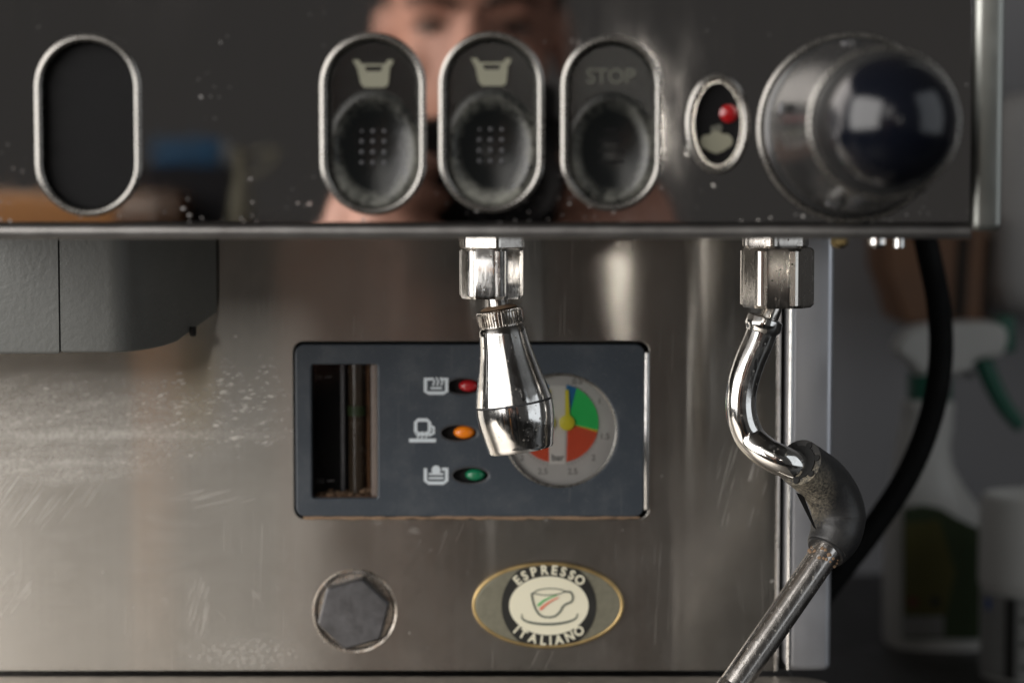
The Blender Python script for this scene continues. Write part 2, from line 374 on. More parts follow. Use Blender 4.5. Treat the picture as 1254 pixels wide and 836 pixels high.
def box(x0, y0, z0, x1, y1, z1, bev=0.0, seg=3):
    bm = bmesh.new(); bmesh.ops.create_cube(bm, size=1)
    for v in bm.verts: v.co = Vector(((x0 + x1) / 2 + v.co.x * (x1 - x0), (y0 + y1) / 2 + v.co.y * (y1 - y0), (z0 + z1) / 2 + v.co.z * (z1 - z0)))
    if bev: bmesh.ops.bevel(bm, geom=bm.edges[:], offset=bev, segments=seg, affect='EDGES', profile=.5)
    return bm_mesh(bm)
def strip(pts, wid, y, th=.00015):
    "flat ribbon along 2D points"
    L, Rr = [], []
    for i, p in enumerate(pts):
        a = pts[max(i - 1, 0)]; b = pts[min(i + 1, len(pts) - 1)]
        dx, dz = b[0] - a[0], b[1] - a[1]; q = math.hypot(dx, dz) or 1; wv = wid[i] if isinstance(wid, (list, tuple)) else wid
        L.append((p[0] - dz / q * wv / 2, p[1] + dx / q * wv / 2)); Rr.append((p[0] + dz / q * wv / 2, p[1] - dx / q * wv / 2))
    return plate([L + Rr[::-1]], y, y + th)

# ================================================================== the espresso machine
zc = -0.284                                 # counter height
M = thing('espresso_machine', (0, .12, zc), 'worn stainless steel espresso machine with chrome spouts, oval buttons and pressure gauge', 'espresso machine')
s0 = S(0)
# ---- upper cover with button openings
BT = [(108, 154, 67, 113), (457, 152, 67, 113), (602, 150, 66.5, 112), (749, 151, 64, 109)]
xl = P(-160, 0, 0).x; xr = P(1191, 100, 0).x; zt = .26; zb = P(0, 273, 0).z
holes = []
for cx, cy, rx, hz_ in BT:
    c = P(cx, cy, 0); holes.append(stadium(c.x, c.z, (rx - 6) * s0, (hz_ - 6) * s0))
cl_ = P(879, 152, 0); holes.append(ell(cl_.x, cl_.z, 35 * s0, 57 * s0))
cover = mk('upper_cover', plate([[(xl, zb), (xr, zb), (xr, zt), (xl, zt)]] + holes, 0, .0035, .0003), 'mirror_steel', M)
mk('cover_backing', box(xl + .004, .011, zb - .0005, xr - .002, .016, zt - .002), 'black_gap', M)
zl = P(0, 294, 0).z
mk('lower_lip', tube([(xl, .0036, (zb + zl) / 2), (xr + .0005, .0036, (zb + zl) / 2)], (zb - zl) / 2 - .0003, 20, 1, False), 'lip_steel', M)
mk('underside', box(xl, .0045, zl + .0005, xr, .57, zl + .0032, .0004), 'lip_steel', M)
mk('housing_top', box(xl, .0165, zl + .004, xr, .57, zt - .003, .002), 'lip_steel', M)
mk('side_trim', box(xr + .0006, -.0015, P(0, 283, 0).z, P(1229, 100, 0).x, .57, zt, .0022, 4), 'satin_trim', M)

# ---- buttons
def cap_mesh(cx, cz, rx, hz_, y, dish):
    bm = bmesh.new(); dl = bm.verts.layers.float.new('dust'); st = .00042; nx = int(rx / st) + 1; nz = int(hz_ / st) + 1; G = {}
    s = hz_ - rx; dcz = -hz_ + rx * 1.22; rd = rx * .80
    for i in range(-nx, nx + 1):
        for j in range(-nz, nz + 1):
            X, Z = i * st, j * st; e = 1 - math.hypot(X, Z - max(-s, min(s, Z))) / rx
            if e < -.02: continue
            yy = y + (.0012 * (1 - e / .12) ** 2 if e < .12 else 0); du = 0.0
            if dish:
                d = math.hypot(X, (Z - dcz) * .78) / rd
                if d < 1: yy += .0019 * (1 - d * d)
                yy -= .0003 * math.exp(-((d - 1.06) / .09) ** 2)
                lowf = max(0, min(1, .45 - Z / hz_ * .8))
                du = max(0, 1 - abs(d - 1.02) / .26) * (.12 + .80 * lowf)
                if d > 1: du = max(du, lowf * .75 if Z < dcz + rd * .8 else 0)
                if e < .18: du = max(du, (1 - e / .18) * (.25 + .6 * lowf))
            v = bm.verts.new((cx + X, yy, cz + Z)); v[dl] = min(1, du * dish); G[i, j] = v
    for (i, j), v in G.items():
        q = [(i, j), (i + 1, j), (i + 1, j + 1), (i, j + 1)]
        if all(k in G for k in q): bm.faces.new([G[k] for k in q])
    return bm_mesh(bm)
def loop3(l2, y): return [(x, y, z) for x, z in l2]
for i, (cx, cy, rx, hz_) in enumerate(BT):
    c = P(cx, cy, 0); cap = mk('button', cap_mesh(c.x, c.z, (rx - 7) * s0, (hz_ - 7) * s0, .0028 if i else .0036, (0, .62, .85, .55)[i]), 'dusty_black' if i else 'black_plastic', M, 60)
    mk('bezel', tube(loop3(stadium(c.x, c.z, (rx - 6.5) * s0, (hz_ - 6.5) * s0), .0002), 4.6 * s0, 14, 1, False, True), 'bezel_chrome', cap)
    mk('bezel_sleeve', plate([stadium(c.x, c.z, (rx - 6) * s0, (hz_ - 6) * s0), stadium(c.x, c.z, (rx - 10) * s0, (hz_ - 10) * s0)], .001, .0095), 'bezel_chrome', cap)
    if i in (1, 2):
        q = lambda a, b: (P(cx + a, cy + b, 0).x, P(cx + a, cy + b, 0).z)
        outer = [q(-26, -79), q(-18, -79), q(-15, -74), q(14, -74), q(17, -79), q(24, -79), q(23, -73), q(20, -70), q(18, -49), q(14, -45), q(-12, -45), q(-16, -50), q(-20, -68)]
        inner = [q(-11, -71), q(11, -71), q(9, -65), q(-9, -65)]
        mk('icon', plate([outer, inner], .0022, .0026), 'icon_cream', cap)
        bm = bmesh.new()
        for a in range(3):
            for b in range(4):
                d0 = P(cx - 15 + a * 14, cy + 8 + b * 13, 0)
                bmesh.ops.create_uvsphere(bm, u_segments=10, v_segments=6, radius=.00075, matrix=Matrix.Translation((d0.x, .0046, d0.z)) @ Matrix.Diagonal((1, .7, 1, 1)))
        o = mk('grip_dots', bm_mesh(bm), 'bolt_grey', cap)
    if i == 3:
        c2 = P(cx - 1, cy - 57, 0); mk('lettering', text_mesh('STOP', .0062, .0024, c2.x, c2.z, .0001, 0, .0001, 1.0), 'icon_dim', cap)
        bm = bmesh.new()
        for b in range(4):
            d0 = P(cx, cy + 8 + b * 13, 0); bmesh.ops.create_cube(bm, size=1, matrix=Matrix.Translation((d0.x, .0046, d0.z)) @ Matrix.Diagonal((.008, .0006, .0007, 1)))
        mk('grip_ridges', bm_mesh(bm), 'black_plastic', cap)
# ---- small oval indicator
c = cl_
lp = mk('steam_indicator', plate([ell(c.x, c.z, 34 * s0, 56 * s0)], .003, .005), 'black_plastic', M)
mk('bezel', tube(loop3(ell(c.x, c.z, 35 * s0, 57 * s0), .0002), 4.6 * s0, 14, 1, False, True), 'bezel_chrome', lp)
mk('bezel_flange', tube(loop3(ell(c.x, c.z, 39.5 * s0, 61 * s0), .0008), 3.0 * s0, 12, 1, False, True), 'lip_steel', lp)
mk('rim', plate([ell(c.x, c.z, 34 * s0, 56 * s0), ell(c.x, c.z, 28 * s0, 50 * s0)], .0012, .0029), 'worn_chrome', lp)
l0 = P(893, 139, 0)
mk('red_lens', lathe([(11 * s0, 0), (11 * s0, .001), (8 * s0, .0016), (3 * s0, .0019)], (l0.x, .003, l0.z), (0, -1, 0), 24), 'led_red', lp)
def cloud(cx, cy, Y, pts):
    "joined discs outline: union drawn as overlapping thin discs at slightly different depths"
    bm = bmesh.new()
    for k, (dx, dy, r) in enumerate(pts):
        p = P(cx + dx, cy + dy, Y); m = plate([ell(p.x, p.z, r * S(Y), r * S(Y), 24)], Y - .0003 - .00003 * k, Y); bm.from_mesh(m)
    return bm_mesh_raw(bm)
mk('icon', cloud(877, 171, .0028, [(-11, 3, 9), (0, -2, 9), (0, 8, 9), (11, 2, 9), (5, 6, 9), (-5, 6, 9)]), 'icon_cream', lp)
mk('icon', cloud(877, 158, .0028, [(-3, 0, 4), (3, -1, 4.5)]), 'icon_dim', lp)
# ---- steam knob: tapered collar with notches and a ball end
kc = P(1043, 157, 0)
kn = mk('steam_knob', lathe([(.0268, .0), (.0272, .003), (.0268, .0045), (.0258, .005), (.0256, .012), (.0244, .026), (.0224, .042), (.0208, .056), (.0206, .060), (.0196, .063), (.0150, .064)], kc, (0, -1, 0), 72), 'knob_grey', M)
mk('ball', lathe([(.0145, .055)] + [(.0176 * math.cos(a), .075 + .0176 * math.sin(a)) for a in [R(-50 + 140 * i / 30) for i in range(30)]] + [(.0003, .0926)], kc, (0, -1, 0), 64), 'gloss_black', kn)
mk('ring', tube([(kc.x + .0206 * math.cos(a), -.0605, kc.z + .0206 * math.sin(a)) for a in [2 * math.pi * i / 64 for i in range(64)]], .0008, 10, 1, False, True), 'bezel_chrome', kn)
mk('base_ring', tube([(kc.x + .0280 * math.cos(a), -.0006, kc.z + .0280 * math.sin(a)) for a in [2 * math.pi * i / 64 for i in range(64)]], .0009, 10, 1, False, True), 'bezel_chrome', kn)
for a in (168, 100, 250, 20, 310):
    d = Vector((math.cos(R(a)), 0, math.sin(R(a)))); pos = kc + d * .0236 + Vector((0, -.032, 0)); m = box(-.0016, -.005, -.0012, .0010, .005, .0012, .0004, 2)
    m.transform(Matrix.Translation(pos) @ Matrix.Rotation(-R(a), 4, 'Y')); mk('notch', m, 'black_gap', kn)
    pos = kc + d * .0243 + Vector((0, -.0215, 0)); m = box(-.0011, -.0025, -.0022, .0011, .0025, .0022, .0009, 3)
    m.transform(Matrix.Translation(pos) @ Matrix.Rotation(-R(a), 4, 'Y')); mk('nub', m, 'bolt_grey', kn)
# ---- screws under the cover
for px, mt in ((1028, 'brass'), (1074, 'chrome'), (1101, 'chrome')):
    p = P(px, 299, .02); mk('screw', lathe([(.0028 if px < 1100 else .0018, .005), (.0028 if px < 1100 else .0018, .0), (.0018, -.0010), (.0006, -.0013)], (p.x, .02, p.z), (0, 0, 1), 6 if px == 1028 else 20), mt, M)

# ---- splash panel with the display opening
dsp = [P(358, 420, BY), P(795, 420, BY), P(795, 633, BY), P(358, 633, BY)]
dx0, dx1, dz1, dz0 = P(358, 0, BY).x, P(795, 0, BY).x, P(0, 420, BY).z, P(0, 633, BY).z
xpr = P(952, 500, BY).x; zpb = P(0, 821, BY).z; zpt = zl - .001
bp = mk('splash_panel', plate([[(-.30, zpb), (xpr, zpb), (xpr, zpt), (-.30, zpt)], rrect(dx0 - .0006, dz0 - .0006, dx1 + .0006, dz1 + .0006, .0042),
        ell(P(435, 748, BY).x, P(435, 748, BY).z, 48 * S(BY), 47 * S(BY))], BY, BY + .002, .0003), 'brushed_steel', M)
mk('panel_edge', tube([(xpr + .0002, BY + .0012, zpb), (xpr + .0002, BY + .0012, zpt)], .0013, 12, 1, False), 'worn_chrome', M)
mk('column', box(P(970, 0, BY - .012).x, BY - .012, P(0, 822, BY - .012).z, P(1026, 0, BY - .012).x, BY + .06, zl, .003, 5), 'satin_column', M)
zled = zpb - .0015
lx1 = P(1030, 0, BY - .03).x
mk('column_highlight', tube([(P(972.5, 0, BY - .013).x, BY - .0125, P(0, 822, BY - .012).z + .001), (P(972.5, 0, BY - .013).x, BY - .0125, zl)], .0008, 10, 1, False), 'chrome', M)  # added chrome rod standing in for the highlight on the column's left edge
mk('gap_shade_strip', box(xpr + .0016, BY + .004, zpb, P(975, 0, BY).x, BY + .006, zpt), 'black_gap', M)  # black strip put in for the shade between panel and column
mk('tray_ledge', plate([[(-.30, -.045), (lx1 - .01, -.045), (lx1, -.03)] + [(lx1 - .014 + .014 * math.cos(R(a)), BY - .0165 + .014 * math.sin(R(a))) for a in range(0, 91, 10)] + [(-.30, BY - .0025)]], zled - .004, zled, .0012, True), 'ledge_steel', M)
mk('base', box(-.30, -.035, zc, P(990, 0, BY).x, .54, zled - .005, .004), 'lip_steel', M)
mk('rear_body', box(-.30, BY + .04, zled - .004, P(950, 0, BY).x, .56, zl - .002, .003), 'lip_steel', M)

# ---- display
DY = BY - .0012
D = lambda a, b: P(a, b, DY)
sw = [D(381, 446), D(462, 446), D(462, 610), D(381, 610)]
swl = rrect(sw[0].x, sw[2].z, sw[1].x, sw[0].z, .0012)
gc = D(686, 527); gr = 70.5 * S(DY)
lampc = [(568, 473, 'lens_red'), (562, 530, 'lens_orange'), (576, 582, 'lens_green')]
lh = [ell(D(a, b).x, D(a, b).z, 23 * S(DY), 10.5 * S(DY), 40) for a, b, _ in lampc]
disp = mk('display_panel', plate([rrect(dx0 + .0002, dz0 + .0004, dx1 - .0014, dz1 - .0004, .0038), swl, ell(gc.x, gc.z, gr, gr, 80)] + lh, DY, DY + .0045, .0006), 'slate_display', M)
mk('edge_strip', box(dx1 - .0012, DY - .0008, dz0 + .003, dx1 + .0003, DY + .004, dz1 - .0035, .0005), 'chrome', disp)
mk('dirt_line', tube([(dx0 + .003 + (dx1 - dx0 - .006) * i / 40, DY + .0006, dz0 - .0001 + random.uniform(-.0002, .0003)) for i in range(41)], [random.uniform(.0003, .0009) for _ in range(41)], 8, 2), 'scale_brown', disp)
mk('housing_back', box(dx0 - .002, BY + .028, dz0 - .002, dx1 + .002, BY + .030, dz1 + .002), 'black_gap', disp)
# icons beside the lamps
def px(pts, Y=DY): return [(P(a, b, Y).x, P(a, b, Y).z) for a, b in pts]
iy = DY - .0002
def icon(meshes): mk('icon', join(meshes), 'icon_white', disp)
wd = 4.2 * S(DY)
icon([strip(px([(521, 463), (521, 479), (525, 481), (543, 481), (547, 479), (547, 463)]), wd, iy), strip(px([(527, 475), (541, 475)]), wd * .6, iy + .00003), strip(px([(519, 464), (529, 464)]), wd * .8, iy + .00006), strip(px([(539, 464), (549, 464)]), wd * .8, iy + .00006)] +
     [strip(px([(529 + k * 5, 462), (532 + k * 5, 467), (530 + k * 5, 472)]), wd * .55, iy - .00003) for k in range(3)])
icon([strip(px([(511, 531), (509, 527), (509, 517), (512, 514), (523, 514), (526, 517), (526, 527), (524, 531), (510, 531)]), wd, iy), strip(px([(527, 521), (531, 523), (531, 530), (525, 533)]), wd * .8, iy + .00003), strip(px([(501, 539), (534, 539)]), wd * 1.1, iy)] +
     [strip(px([(512 + k * 5, 528), (513 + k * 5, 533), (511 + k * 5, 536)]), wd * .5, iy - .00003) for k in range(3)])
icon([strip(px([(521, 573), (521, 588), (525, 591), (543, 591), (547, 588), (547, 573)]), wd, iy), strip(px([(525, 580), (543, 580)]), wd * .6, iy + .00003), strip(px([(525, 585), (543, 585)]), wd * .6, iy + .00003), strip(px([(541, 574), (549, 574)]), wd * .8, iy + .00006), cloud(534, 575, iy + .0002, [(0, 0, 5.5)])])
for (a, b, mt) in lampc:
    c0 = D(a, b); cl2_ = D(a + 6, b)
    lam = mk('indicator_lamp', plate([ell(c0.x, c0.z, 22.5 * S(DY), 10 * S(DY), 40)], DY + .0050, DY + .0056), 'black_gap', disp)
    m = lathe([(.0032, 0), (.0032, .002), (.0027, .0036), (.0012, .0043)], (cl2_.x, DY + .0049, cl2_.z), (0, -1, 0), 32); m.transform(Matrix.Translation(cl2_) @ Matrix.Diagonal((1.30, 1, .78, 1)) @ Matrix.Translation(-cl2_))
    o = bpy.data.objects.new('lens', m); C.objects.link(o); m.materials.append(MAT[mt]); m.shade_smooth(); o.parent = disp
    rim_ = [(x, DY + .0006, z) for x, z in ell(c0.x, c0.z, 23 * S(DY), 10.5 * S(DY), 40)]
    mk('lamp_rim', tube(rim_, .0004, 8, 1, False, True), 'bolt_grey', disp)
# sight glass recess
x0, x1, z1, z0 = sw[0].x, sw[1].x, sw[0].z, sw[2].z; yb = DY + .020
mk('recess_back', box(x0 - .001, yb, z0 - .001, x1 + .001, yb + .001, z1 + .001), 'black_plastic', disp)
mk('lit_edge_strip', box(x1 - .0030, DY + .0056, z0, x1 - .0004, DY + .009, z1, .0004), 'lit_reveal', disp)  # added pale strip, stands in for the lit right side of the recess
mk('recess_side', box(x1 - .0001, DY + .0047, z0 - .001, x1 + .0008, yb, z1 + .001), 'worn_chrome', disp)
mk('recess_side', box(x0 - .0008, DY + .0047, z0 - .001, x0 + .0001, yb, z1 + .001), 'black_plastic', disp)
mk('recess_side', box(x0, DY + .0047, z0 - .0008, x1, yb, z0), 'rust_brown', disp)
xt = P(437, 500, DY + .012).x
mk('sight_tube', lathe([(.0034, 0), (.0034, z1 - z0 + .002)], (xt, DY + .012, z0), (0, 0, 1), 28), 'tube_dark', disp)
mk('tube_guard', box(xt + .0035, DY + .013, z0, xt + .0052, DY + .018, z1, .0003), 'rust_brown', disp)
mk('tube_guard', box(xt - .0068, DY + .015, z0, xt - .0050, DY + .018, z1, .0003), 'bolt_grey', disp)
zf = D(0, 503).z
mk('float_marker', lathe([(.0037, 0), (.0037, .004)], (xt, DY + .012, zf - .003), (0, 0, 1), 16), 'label_green', disp)
bm = bmesh.new()
for i in range(90):
    f = random.random(); r = random.uniform(.0004, .0011)
    bmesh.ops.create_icosphere(bm, subdivisions=1, radius=r, matrix=Matrix.Translation((x0 + .003 + (x1 - x0 - .0035) * f ** .7, DY + random.uniform(.006, .017), z0 + random.uniform(0, .0012 + .0030 * f ** 2))) @ Matrix.Diagonal((1.3, 1, .8, 1)))
o = mk('scale_debris', bm_mesh(bm), 'scale_brown', disp); o['kind'] = 'stuff'
for (a, b) in ((392, 462), (395, 589)):
    mk('level_mark', join([strip(px([(a - 9 + k * 3.2, b + 3), (a - 9 + k * 3.2, b - 3)], DY + .012), .0005, DY + .012) for k in range(4)] + [strip(px([(a + 5, b), (a + 14, b - 1)], DY + .012), .0006, DY + .012)]), 'bolt_grey', disp)
mk('window_pane', plate([rrect(x0 - .0004, z0 - .0004, x1 + .0004, z1 + .0004, .0008)], DY + .0047, DY + .0053), 'clear_pane', disp)
# ---- pressure gauge
GY = DY + .0040
g = lambda a, b: P(a, b, GY)
ga = mk('pressure_gauge', lathe([(gr * 1.04, 0), (gr * 1.04, .0015)], (gc.x, GY + .0015, gc.z), (0, -1, 0), 80), 'dial_grey', M)
mk('gauge_rim', tube(loop3(ell(gc.x, gc.z, gr - .0003, gr - .0003, 80), DY + .0006), .0006, 10, 1, False, True), 'bezel_chrome', ga)
mk('dial_strip', plate([rrect(g(673, 0).x, g(0, 568).z, g(693, 0).x, g(0, 472).z, .0004)], GY - .0003, GY - .0001), 'dial_strip', ga)
def wedges(cxp, pvx, a0, a1, n, sgn, mat):
    ms = []
    st = (a1 - a0) / n
    for i in range(n):
        b0, b1 = a0 + st * i + st * .10, a0 + st * (i + 1) - st * .10; pts = []
        for b_ in (b0, (b0 + b1) / 2, b1):
            xx = cxp + sgn * 48 * math.cos(R(b_)); yy = 518 - 48 * math.sin(R(b_)); pts.append((xx, yy))
        pin = []
        for (xx, yy), fr in ((pts[2], .14), (pts[0], .14)): pin.append((pvx + (xx - pvx) * fr, 518 + (yy - 518) * fr))
        l2 = px(pts + pin, GY); ms.append(plate([l2], GY - .0004, GY - .0002))
    mk('dial_sector', join(ms), mat, ga)
for sgn, cxp, pvx in ((1, 685, 695), (-1, 681, 671)):
    mk('sector_ground', plate([px([(cxp + sgn * 47.6 * math.cos(R(b_)), 518 - 47.6 * math.sin(R(b_))) for b_ in range(-79, 80, 6)], GY)], GY - .00018, GY - .00008), 'dial_ink', ga)
    wedges(cxp, pvx, 64, 80, 4, sgn, 'dial_blue'); wedges(cxp, pvx, -10, 64, 17, sgn, 'dial_green'); wedges(cxp, pvx, -13, -10, 1, sgn, 'dial_yellow'); wedges(cxp, pvx, -80, -13, 15, sgn, 'dial_red')
    nd = mk('needle', join([strip(px([(pvx, 518), (pvx - 1 * sgn, 477)], GY), [6 * S(GY), 4 * S(GY)], GY - .0012), lathe([(9.5 * S(GY), 0), (9.5 * S(GY), .0009), (7 * S(GY), .0013)], (g(pvx, 0).x, GY - .0008, g(0, 517).z), (0, -1, 0), 28)]), 'dial_yellow', ga)
    for lab, a in (('0.5', 66), ('1', 30), ('1.5', -13), ('2', -42), ('2.5', -72)):
        q0 = g(683 + sgn * 59 * math.cos(R(a)), 521 - 59 * math.sin(R(a))); mk('numeral', text_mesh(lab, .0034, GY - .0002, q0.x, q0.z, .00005, 0, .00004), 'dial_print', ga)
q0 = g(683, 560); mk('numeral', text_mesh('bar', .0038, GY - .0004, q0.x, q0.z, .00005, 0, .00004), 'dial_ink', ga)
ms = []
for k in range(31):
    a = R(-75 + k * 5)
    for sgn in (1, -1):
        ms.append(strip(px([(683 + sgn * 49.5 * math.cos(a), 519 - 50 * math.sin(a)), (683 + sgn * 52 * math.cos(a), 519 - 52.5 * math.sin(a))], GY), .00018, GY - .0002))
mk('tick_marks', join(ms), 'dial_ink', ga)
mk('gauge_pane', plate([ell(gc.x, gc.z, gr - .0002, gr - .0002, 64)], DY + .0012, DY + .0016), 'clear_pane', ga)

def hexr(a):
    q = (a % (math.pi / 3)) - math.pi / 6; return .875 / math.cos(q)
# ---- hex bolt in its bushing
hb = P(435, 748, BY); sb = S(BY)
bl = mk('hex_bolt', lathe([(43 * sb, 0), (44 * sb, .0085), (43.6 * sb, .0092), (42 * sb, .0100), (41 * sb, .0103), (2 * sb, .0104)], (hb.x - .0003, BY + .0035, hb.z), (0, -1, 0), 72, lambda a, h: min(hexr(a + R(14)) * 1.04, 1.035)), 'bolt_steel', M, 22)
mk('bushing', lathe([(47.6 * sb, .012), (47.6 * sb, .0006), (49 * sb, -.0004), (51.5 * sb, -.0006), (53.5 * sb, .0004), (53.5 * sb, .0014)], (hb.x, BY, hb.z), (0, 1, 0), 64), 'rusty_ring', bl)
mk('socket', lathe([(47.4 * sb, .010), (47.4 * sb, .0004), (46.6 * sb, .0004), (46.6 * sb, .009), (2 * sb, .0092)], (hb.x, BY, hb.z), (0, 1, 0), 64), 'socket_dark', bl)
# ---- oval badge
bc = P(671, 740, BY); BD = BY - .0004
bd = mk('badge', plate([ell(bc.x, bc.z, 90 * sb, 50 * sb, 96)], BD - .0012, BD + .0003, .0004), 'badge_metal', M)
mk('rim', tube(loop3(ell(bc.x, bc.z, 91.5 * sb, 51.5 * sb, 96), BD - .0006), .0008, 10, 1, False, True), 'gold_rim', bd)
ex, ez = 58.5 * sb, 50 * sb; bx = P(672, 740, BY)
blk = [p for p in ell(bx.x, bx.z, ex, 57 * sb, 96)]
blk = [(x, max(bc.z - 49 * sb * math.sqrt(max(0, 1 - ((x - bc.x) / (90 * sb)) ** 2)), min(bc.z + 49 * sb * math.sqrt(max(0, 1 - ((x - bc.x) / (90 * sb)) ** 2)), z))) for x, z in blk]
mk('black_disc', plate([blk], BD - .0015, BD - .0011), 'badge_black', bd)
mk('cream_disc', plate([ell(bx.x, bx.z, 49 * sb, 36.5 * sb, 80)], BD - .0018, BD - .0014), 'cream', bd)
def arc_text(s, a0, a1, rx, rz, up):
    ms = []
    wts = {'I': .5, 'S': .9, 'E': .9, 'L': .85}; ws = [wts.get(ch, 1.05) for ch in s]; tot = sum(ws); acc = 0
    for ch, wv in zip(s, ws):
        f = (acc + wv / 2) / tot; acc += wv; a = R(a0 + (a1 - a0) * f); x = bx.x + rx * math.cos(a); z = bx.z + rz * math.sin(a)
        tx, tz = -rx * math.sin(a), rz * math.cos(a)
        if up: tx, tz = -tx, -tz
        ms.append(text_mesh(ch, .0052, BD - .0017, x, z, .0001, math.atan2(tz, tx), .00016, .95))
    return join(ms)
mk('lettering', arc_text('ESPRESSO', 141, 39, 54.5 * sb, 44 * sb, True), 'cream', bd)
mk('lettering', arc_text('ITALIANO', 219, 321, 54.5 * sb, 44 * sb, False), 'cream', bd)
B2 = lambda a, b: (P(560 + a * .17544, 670 + b * .17544, BY).x, P(560 + a * .17544, 670 + b * .17544, BY).z)
ly = BD - .0021
def smooth2(pts, sub=6):
    p, _ = catmull([Vector((a, b, 0)) for a, b in pts], [1] * len(pts), sub); return [(q.x, q.y) for q in p]
cupl = [B2(*q) for q in smooth2([(535, 310), (520, 318), (528, 370), (548, 425), (580, 465), (630, 478), (680, 470), (715, 440), (735, 405), (760, 385), (795, 370), (805, 335), (790, 305), (765, 300), (745, 300)])]
rimc = [B2(*q) for q in smooth2([(535, 310), (560, 290), (640, 278), (720, 285), (745, 300), (700, 318), (620, 325), (560, 318), (535, 310)])]
sau = [B2(*q) for q in smooth2([(450, 455), (455, 490), (500, 512), (580, 525), (680, 525), (770, 510), (825, 485), (838, 450)])]
mk('cup_drawing', join([strip(cupl, 2.2 * sb, ly), strip(rimc, 1.2 * sb, ly + .00004), strip(sau, [(.8 + 2.2 * math.sin(math.pi * i / (len(sau) - 1))) * sb for i in range(len(sau))], ly)]), 'line_dark', bd)
gl = [B2(*q) for q in smooth2([(562, 398), (600, 365), (650, 340), (695, 325)])]; rl = [B2(*q) for q in smooth2([(578, 425), (615, 392), (660, 362), (705, 340)])]
tw = [(3.2 - 2.2 * i / (len(gl) - 1)) * sb for i in range(len(gl))]
mk('ribbon', strip(gl, tw, ly - .00004), 'flag_green', bd); mk('ribbon', strip(rl, tw, ly - .00004), 'flag_red', bd)

# ---- group head, two-piece casting with slanted underside
def head_block(prof, ztop, zfun):
    bm = bmesh.new(); T = [bm.verts.new((x, y, ztop)) for x, y in prof]; Bv = [bm.verts.new((x, y, zfun(x, y))) for x, y in prof]; n = len(prof)
    for i in range(n): bm.faces.new((T[i], T[(i + 1) % n], Bv[(i + 1) % n], Bv[i]))
    bm.faces.new(T); bm.faces.new(Bv); bmesh.ops.recalc_face_normals(bm, faces=bm.faces)
    be = [e for e in bm.edges if e.verts[0] in Bv and e.verts[1] in Bv]
    bmesh.ops.bevel(bm, geom=be, offset=.0012, segments=3, affect='EDGES', profile=.5)
    bmesh.ops.triangulate(bm, faces=[f for f in bm.faces if len(f.verts) > 4]); return bm_mesh(bm)
YF = .125; YBK = .216; zg = P(0, 432, YF).z; zgb = P(0, 384, YBK).z
xs = P(68, 0, YF).x; xf = P(158, 0, YF).x; xb = P(262, 0, YBK).x
prof = [(xs + .0002, YF)]
cr = .007                                                   # soft vertical corner between front and angled flank
for i in range(9):
    u = i / 8; a = Vector((xf - cr * 1.3, YF)); b = Vector((xf + .0006, YF)); e = Vector((xf + (xb - xf) * .22, YF + (YBK - YF) * .22))
    q = a * (1 - u) ** 2 + b * 2 * u * (1 - u) + e * u * u; prof.append((q.x, q.y))
for f in (.35, .5, .58, .66, .75, .85, 1): prof.append((xf + (xb - xf) * f, YF + (YBK - YF) * f))
prof += [(xs + .0002, YBK)]
def zfun(x, y):
    f = (y - YF) / (YBK - YF); return zg if f < .46 else zg + (zgb - zg) * ((f - .46) / .54)
gh = mk('group_head', head_block(prof, zl - .0005, zfun), 'housing_grey', M, 30)
mk('left_shell', head_block([(-.24, YF - .0003), (xs - .0004, YF - .0003), (xs - .0001, YF + .001), (xs - .0001, YBK), (-.24, YBK)], zl - .0005, lambda x, y: zg - .0003), 'housing_grey', gh, 30)
mk('seam_strip', box(xs - .0006, YF + .0009, zg + .0015, xs + .0008, YBK - .001, zl - .001), 'black_gap', gh)
nb = P(236, 411, .185); mk('lock_pin', lathe([(.0014, 0), (.0014, .0030), (.001, .0036)], nb + Vector((0, 0, .0035)), (0, 0, -1), 16), 'black_gap', gh)

# ---- hot water spout
sn = S(NY)
def hexf(a, h): 
    q = (a % (math.pi / 3)) - math.pi / 6; return 1 / math.cos(q) * .93
na = P(602, 283, NY); top = P(602, 278, NY)
def hexnut(cx, y0, y1, r, Y, rotz, mat, name, parent, cham=.06):
    c0 = P(cx, y0, Y); h = c0.z - P(cx, y1, Y).z; q = r * S(Y)
    def hx(a, hh): return min(hexr(a - rotz) / .875 * .89, 1.0 if .02 * h < hh < .98 * h else .93)
    m = lathe([(q * .98, 0), (q, h * cham), (q, h * (1 - cham)), (q * .98, h)], c0, (0, 0, -1), 144, hx)
    o = mk(name, m, mat, parent, 18); return o
spout = hexnut(602, 303, 365, 40, NY, R(12.4), 'chrome', 'water_spout', M)
hexnut(602, 280, 303.5, 42, NY, R(20), 'worn_chrome', 'lock_nut', spout)
t0 = P(611, 379, NY); t1 = P(638.5, 551, NY); ax = (t1 - t0).normalized()
mk('neck', lathe([(13 * sn, -.008), (13.5 * sn, .004), (16 * sn, .006)], t0 - ax * .0005 , ax, 32), 'worn_chrome', spout)
def knurl(a, h): return 1 + .045 * (1 if math.sin(a * 48) > 0 else -1)
mk('knurled_ring', lathe([(22 * sn, -.0002), (27.0 * sn, .0002), (28.2 * sn, .0010), (28.2 * sn, .0050), (27.2 * sn, .0058), (24 * sn, .0060)], t0, ax, 384, lambda a, h: knurl(a, h) if .0008 < h < .0055 else 1), 'worn_chrome', spout)
L = (t1 - t0).length; u_ = lambda q: q / 174.0 * L
